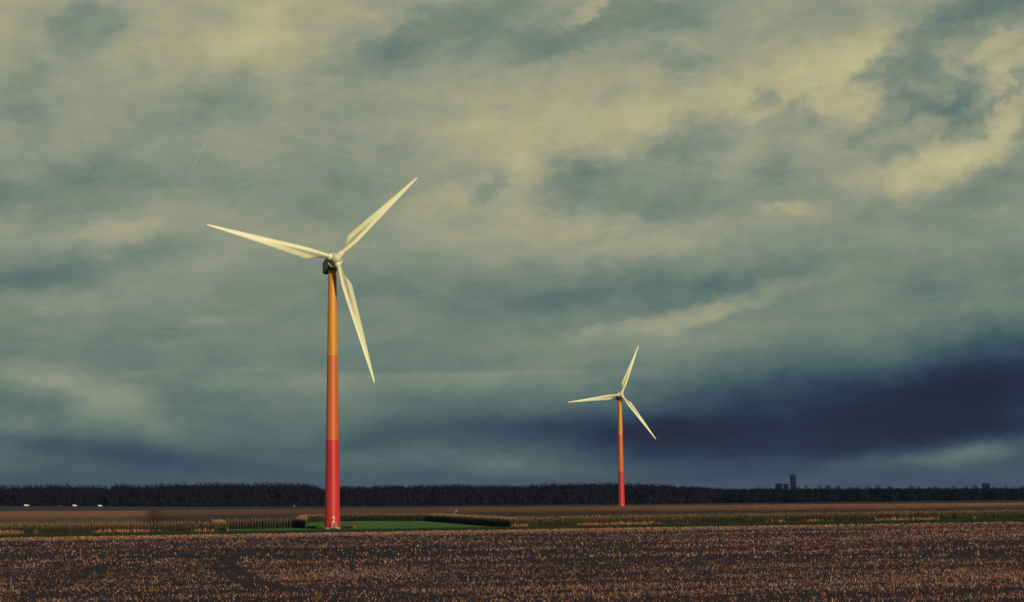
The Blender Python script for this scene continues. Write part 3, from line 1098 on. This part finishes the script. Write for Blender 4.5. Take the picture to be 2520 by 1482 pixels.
GRN = [(0.020, 0.038, 0.020), (0.030, 0.052, 0.024), (0.045, 0.062, 0.030)]
weed('weed_clump', P(771, 1301), 1.7, .75, 500, GRN, 'dark low weed clump in the grass left of the big turbine foot', 'weeds')
weed('weed_clump', P(849, 1302), 1.5, .8, 420, GRN, 'dark weed clump right beside the big turbine foot', 'weeds')
weed('weed_clump', P(869, 1300.5), .9, 1.0, 300, GRN, 'tall green weed bush at the right end of the weeds by the turbine', 'weeds')
weed('dry_plant', P(872, 1301.5), .22, 1.1, 90, [(0.40, 0.22, 0.12), (0.30, 0.14, 0.08), (0.5, 0.34, 0.2)], 'dry orange brown plant beside the weeds right of the big turbine', 'plant')
weed('weed_clump', P(822, 1304.5), 1.2, .5, 300, GRN, 'dark weeds growing against the pale turbine foundation', 'weeds')


# ------------------------------------------------------------------ woods on the horizon
PAL = np.array([(0.0085, 0.0090, 0.0130), (0.0100, 0.0105, 0.0140), (0.0075, 0.0080, 0.0120), (0.0115, 0.0110, 0.0140)])  # cloud shadow over the wood is put into these dark leaf colours


def crown(n, rx, ry, rz, zc, leaf, seed, lobes=7):
    r = np.random.default_rng(seed)
    pts = []
    lc = r.normal(0, 1, (lobes, 3))
    lc /= np.linalg.norm(lc, axis=1)[:, None]
    lc *= r.uniform(.25, .62, lobes)[:, None]
    lr = r.uniform(.34, .55, lobes)
    k = r.integers(0, lobes, n)
    d = r.normal(0, 1, (n, 3))
    d /= np.linalg.norm(d, axis=1)[:, None]
    rad = r.uniform(.55, 1.0, n) ** .5
    p = lc[k] + d * (lr[k] * rad)[:, None]
    p = p * np.array([rx, ry, rz]) + np.array([0, 0, zc])
    a = r.normal(0, 1, (n, 3))
    a /= np.linalg.norm(a, axis=1)[:, None]
    b_ = np.cross(a, r.normal(0, 1, (n, 3)))
    b_ /= np.linalg.norm(b_, axis=1)[:, None]
    s = r.uniform(.6, 1.2, n)[:, None] * leaf
    v = np.empty((n, 4, 3), np.float32)
    v[:, 0], v[:, 1], v[:, 2], v[:, 3] = p - a * s, p + b_ * s * .6, p + a * s, p - b_ * s * .6
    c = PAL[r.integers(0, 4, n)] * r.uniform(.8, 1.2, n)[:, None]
    return v.reshape(-1, 3), np.repeat(c[:, None], 4, 1).reshape(-1, 3)


# skyline of the long wood: (x, y) of the tree tops
sky_pts = [(-200, 1196), (0, 1195), (60, 1194), (110, 1193), (150, 1191.5), (200, 1193.5), (250, 1195), (279, 1199), (284, 1191), (330, 1191), (350, 1193), (400, 1190), (470, 1189), (545, 1187.5),
           (600, 1190), (640, 1187), (700, 1189), (760, 1191), (785, 1196), (797, 1202), (806, 1206), (815, 1202), (840, 1195.5), (900, 1197), (915, 1199), (922, 1195), (960, 1194), (1010, 1193),
           (1080, 1192), (1120, 1191), (1150, 1193), (1200, 1194), (1270, 1195), (1290, 1195), (1312, 1190), (1400, 1190), (1500, 1188.5), (1560, 1190), (1620, 1192), (1680, 1195.5),
           (1720, 1197.5), (1760, 1201), (1800, 1203), (1830, 1204), (1875, 1201.5), (1925, 1203), (2200, 1202.5), (2519, 1202.5), (2720, 1203)]
tv, tc = [], []
Xs = np.arange(-190, 2720, 4.2)
for row, (dep, hs) in enumerate(((1930, .93), (1955, 1.0), (1985, 1.0))):
    for i, X in enumerate(Xs):
        Xj = X + rng.uniform(-3.5, 3.5)
        if row > 0 and rng.random() < .25:
            continue
        Yt = np.interp(Xj, [p[0] for p in sky_pts], [p[1] for p in sky_pts])
        dist = dep + rng.uniform(-12, 12)
        top = D(Xj, Yt, dist)
        hgt = top[2] * (hs - min(rng.exponential(.022), .09)) + rng.uniform(-.2, .4)
        hgt = max(hgt, 5)
        w = rng.uniform(2.6, 4.6)
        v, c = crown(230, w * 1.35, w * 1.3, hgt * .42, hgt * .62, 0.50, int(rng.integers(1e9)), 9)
        v[:, 2] *= hgt / np.percentile(v[:, 2], 98.5)
        v += np.array([top[0], dist, 0], np.float32)
        tv.append(v)
        tc.append(c)
        # dense inner mass, undergrowth and stems down to the soil
        n = 34
        p = np.stack([top[0] + rng.normal(0, 2.4, n), dist + rng.normal(0, 2.5, n), rng.uniform(0, hgt * .84, n)], 1)
        s = rng.uniform(1.0, 2.0, n)[:, None]
        v = np.empty((n, 4, 3), np.float32)
        a = np.stack([np.ones(n), rng.uniform(-.5, .5, n), rng.uniform(-.4, .4, n)], 1)
        b_ = np.stack([rng.uniform(-.4, .4, n), rng.uniform(-.4, .4, n), np.full(n, 1.5)], 1)
        v[:, 0], v[:, 1], v[:, 2], v[:, 3] = p - a * s, p - b_ * s, p + a * s, p + b_ * s
        v[:, :, 2] = np.maximum(v[:, :, 2], 0)
        tv.append(v.reshape(-1, 3))
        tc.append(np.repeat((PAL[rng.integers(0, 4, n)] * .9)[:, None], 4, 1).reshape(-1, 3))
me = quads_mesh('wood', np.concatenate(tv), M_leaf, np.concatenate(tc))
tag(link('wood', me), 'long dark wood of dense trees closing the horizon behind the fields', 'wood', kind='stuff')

# single rounded trees standing out at the right end of the skyline
protos = []
for k in range(5):
    root = empty('broadleaf_tree', (0, 0, 0))
    mb = MB()
    mb.tube((0, 0, 0), (.1, 0, 4.2), .38, 8, .26)
    for j in range(5):
        a = j * 1.26 + k
        mb.tube((.1, 0, 3.4 + .25 * j), (2.2 * math.cos(a), 2.2 * math.sin(a), 7.0 + .4 * j), .16, 6, .05)
    mb.build('trunk', M_bark, root)
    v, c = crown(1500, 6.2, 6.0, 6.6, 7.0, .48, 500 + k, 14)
    v[:, 2] = np.where(v[:, 2] > 0, v[:, 2] * 14.0 / v[:, 2].max(), v[:, 2])
    v[:, 2] = np.maximum(v[:, 2], 0.4)
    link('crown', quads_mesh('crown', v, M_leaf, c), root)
    protos.append(root)
tops = [(1850, 162, 1), (450, 162, 1.05), (540, 157, 1.2), (620, 158, 1), (705, 152, 1.1), (768, 155, .8), (840, 148, 1.2), (920, 143, 1.05), (1000, 143, 1.1), (1075, 140, 1.25), (1145, 146, .9),
        (1240, 148, 1.05), (1305, 147, .9), (1372, 142, 1.1), (1442, 142, 1.1), (1520, 150, 1), (1590, 155, .9), (1670, 143, 1.1), (1742, 148, 1.1), (1815, 156, .85), (1880, 150, 1.1),
        (1950, 153, .8), (2015, 147, 1), (2085, 146, .9), (2165, 143, 1.3), (2235, 152, .8), (2300, 150, 1), (2380, 146, 1.2), (2445, 152, .9), (2505, 147, 1.1), (2575, 147, 1.1), (2640, 149, 1)]
tops[0] = (385, 170, .9)
LT = 'dark rounded tree in the row along the horizon at the right end of the wood'
for i, (zx, zy, ws) in enumerate(tops):
    X = (1700 + zx / 2.9647) * 2519 / 2550
    Y = (1160 + zy / 2.9647) * 2519 / 2550
    dist = 1912 + (i * 37 % 11)
    top = D(X, Y, dist)
    if i < 5:
        r_ = protos[i]
    else:
        src = protos[i % 5]
        r_ = src.copy()
        C.objects.link(r_)
        for ch in src.children:
            c_ = ch.copy()
            C.objects.link(c_)
            c_.parent = r_
    sc = top[2] / 14.0
    r_.location = (top[0], dist, 0)
    r_.scale = (ws * .95, ws * .95, sc)
    r_.rotation_euler = (0, 0, i * 1.7)
    tag(r_, LT, 'tree', 'rounded trees along the right horizon')


# ------------------------------------------------------------------ far town blocks
def block(px0, px1, ytop, dist, depth, name, label, steps=(), rise=0.0):
    a, b_ = D(px0, ytop, dist), D(px1, ytop, dist)
    cx_, w, h_ = (a[0] + b_[0]) / 2, b_[0] - a[0], a[2]
    root = empty(name, (cx_, dist, 0))
    tag(root, label, 'building')
    mb = MB()
    mb.box((0, 0, h_ / 2), (w, depth, h_))
    nf = max(3, int(h_ / 3.2))
    mb.build('wall', M_far, root)
    for k in range(nf):                                        # one glazed band per storey
        mb = MB()
        mb.box((0, -depth / 2 - .02, 3.2 * k + 1.9), (w * .9, .12, 1.3))
        if 3.2 * k + 2.6 < h_:
            mb.build('window_band', M_far2, root)
    mb = MB()
    mb.box((0, 0, h_ + .15), (w + .6, depth + .6, .3))
    for (ox, ww, hh) in steps:
        mb.box((ox * w, 0, h_ + .3 + hh / 2), (ww * w, depth * .6, hh))
    mb.build('roof', M_far2, root)
    return root


block(1944.5, 1956.5, 1170.5, 5200, 18, 'tower_block', 'slim tall tower block standing above the trees on the horizon', [(-.02, .6, 2.2), (0, .3, 3.6)])
block(1908, 1923.5, 1191, 5200, 16, 'office_block', 'low wide block left of the slim tower on the horizon', [(.0, .5, 1.5)])
block(1927.5, 1938.5, 1191, 5250, 16, 'office_block', 'narrow low block close to the foot of the slim tower', [])
block(2417, 2434, 1191, 5200, 16, 'office_block', 'faint low block over the trees near the right picture edge', [(-.3, .25, 2.2), (.3, .25, 2.2)])


# ------------------------------------------------------------------ traffic on the far road
def vehicle(name, X, L, Hh, m, label, cat, van=True, facing=1):
    p = D(X, 1246, ROAD_Y - 2)
    root = empty(name, (p[0], ROAD_Y - 2, road_z(p[0])), 0 if facing > 0 else math.pi)
    tag(root, label, cat, 'vehicles on the far road')
    w = 1.9
    if van:
        side = [(-L / 2, .35), (L / 2, .35), (L / 2, 1.0), (L / 2 - .9, 1.15), (L / 2 - 1.5, Hh), (-L / 2 + .1, Hh), (-L / 2, Hh - .2)]
    else:
        side = [(-L / 2, .3), (L / 2, .3), (L / 2, .75), (L / 2 - 1.1, .92), (L / 2 - 1.8, Hh), (-L / 2 + .9, Hh), (-L / 2 + .1, .95)]
    k = len(side)
    vs = [(x_, -w / 2, z_) for x_, z_ in side] + [(x_, w / 2, z_) for x_, z_ in side]
    fs = [tuple(range(k)), tuple(range(k, 2 * k))[::-1]] + [(i, i + k, (i + 1) % k + k, (i + 1) % k) for i in range(k)]
    mb = MB()
    mb.add(vs, fs)
    mb.build('body', m, root, bevel=.06)
    x1, x2 = (L / 2 - 2.2, L / 2 - 1.45) if van else (-L / 2 + .9, L / 2 - 1.75)
    for sgn in (-1, 1):
        mb = MB()
        mb.box(((x1 + x2) / 2, sgn * (w / 2 + .01), Hh - .42), (x2 - x1, .04, .45))
        mb.build('window', M_glass, root)
    for x_ in (-L / 2 + .85, L / 2 - .85):
        for sgn in (-1, 1):
            mb = MB()
            mb.lathe([(.2, 0), (.33, .02), (.33, .2), (.2, .22)], 16, Matrix.Translation((x_, sgn * (w / 2 - .1) - .11, .33)) @ Matrix.Rotation(-math.pi / 2, 4, 'X'))
            mb.build('wheel', M_dark, root)
    for x_, nm in ((L / 2, 'headlight'), (-L / 2, 'taillight')):
        for sgn in (-.7, .7):
            mb = MB()
            mb.box((x_, sgn, .75), (.12, .35, .2))
            mb.build(nm, M_lamp, root)


vehicle('van', 66, 4.9, 1.8, M_van, 'white van nearest the left edge on the far road', 'van', True, 1)
vehicle('van', 184.5, 4.3, 1.9, M_van, 'white van between the dark car and the rightmost van', 'van', True, 1)
vehicle('van', 247, 4.1, 1.8, M_van, 'white van rightmost of the pale vans on the far road', 'van', True, 1)
vehicle('car', 147.5, 4.2, 1.45, M_carD, 'small dark car with pale lamps on the far road', 'car', False, 1)
p = D(724, 1245, ROAD_Y - 7)
mb = MB()
mb.box((0, 0, 1.3), (.9, .08, .7))
root = empty('road_sign', (p[0], ROAD_Y - 7, 0.6))
tag(root, 'tiny white sign panel beside the far road', 'sign')
mb.build('panel', M_van, root)
mb = MB()
mb.tube((0, .08, -.6), (0, .08, 1.6), .05)
mb.build('post', M_steel, root)


# ------------------------------------------------------------------ two white birds over the corn
def bird(X, Y, dist, span, roll, yaw, label):
    p = D(X, Y, dist)
    s = span / 2
    vs, fs = [], []
    # spindle body along local Y
    pr_ = [(-.34, .015), (-.25, .05), (-.08, .085), (.10, .085), (.20, .055), (.26, .06), (.31, .045), (.36, .012), (.42, .006)]
    for (yy, rr_) in pr_:
        for i in range(10):
            a = i * math.tau / 10
            vs.append((rr_ * math.cos(a), yy, rr_ * math.sin(a)))
    for j in range(len(pr_) - 1):
        for i in range(10):
            k = (i + 1) % 10
            fs.append((j * 10 + i, j * 10 + k, j * 10 + 10 + k, j * 10 + 10 + i))
    mb = MB()
    mb.add(vs, fs)
    # arched wings, part of the same skin
    for sg in (-1, 1):
        st2 = [(.05, .13, -.12, .02), (.35, .17, -.12, .16), (.65, .12, -.12, .17), (1.0, -.04, -.10, .06)]
        w_ = []
        for (fx, le, te, zz) in st2:
            for (yy, dz_) in ((le, 0), ((le + te) / 2, .025), (te, 0), ((le + te) / 2, -.012)):
                w_.append((sg * fx * s, yy, zz + dz_))
        ff = []
        for j in range(3):
            for i in range(4):
                k = (i + 1) % 4
                ff.append((j * 4 + i, j * 4 + k, j * 4 + 4 + k, j * 4 + 4 + i))
        ff += [(0, 1, 2, 3), (12, 15, 14, 13)]
        mb.add(w_, ff)
    o = mb.build('bird', M_bird, None, smooth=True, angle=60)
    o.location = p
    o.rotation_euler = (0.25, roll, yaw)
    return tag(o, label, 'bird', 'white birds over the corn')


bird(1117.5, 1263.4, 545, 1.7, 0.35, 0.3, 'larger white bird gliding low over the corn, lower of the two')
bird(1121.8, 1258, 600, 1.1, -0.2, 0.8, 'smaller white bird flying just above the larger bird over the corn')

# ------------------------------------------------------------------ thin blue air
HAZE = 2.2e-5
hm = bpy.data.materials.new('pale_air')
hm.use_nodes = True
ht = hm.node_tree
ht.nodes.clear()
pv = ht.nodes.new('ShaderNodeVolumePrincipled')
pv.inputs['Color'].default_value = (0.40, 0.52, 1.0, 1)
pv.inputs['Density'].default_value = HAZE
oo = ht.nodes.new('ShaderNodeOutputMaterial')
ht.links.new(pv.outputs[0], oo.inputs['Volume'])
mb = MB()
mb.box((0, 0, 64), (2 * R + 400, 2 * R + 400, 130))
hz = mb.build('haze', hm)
tag(hz, kind='stuff')
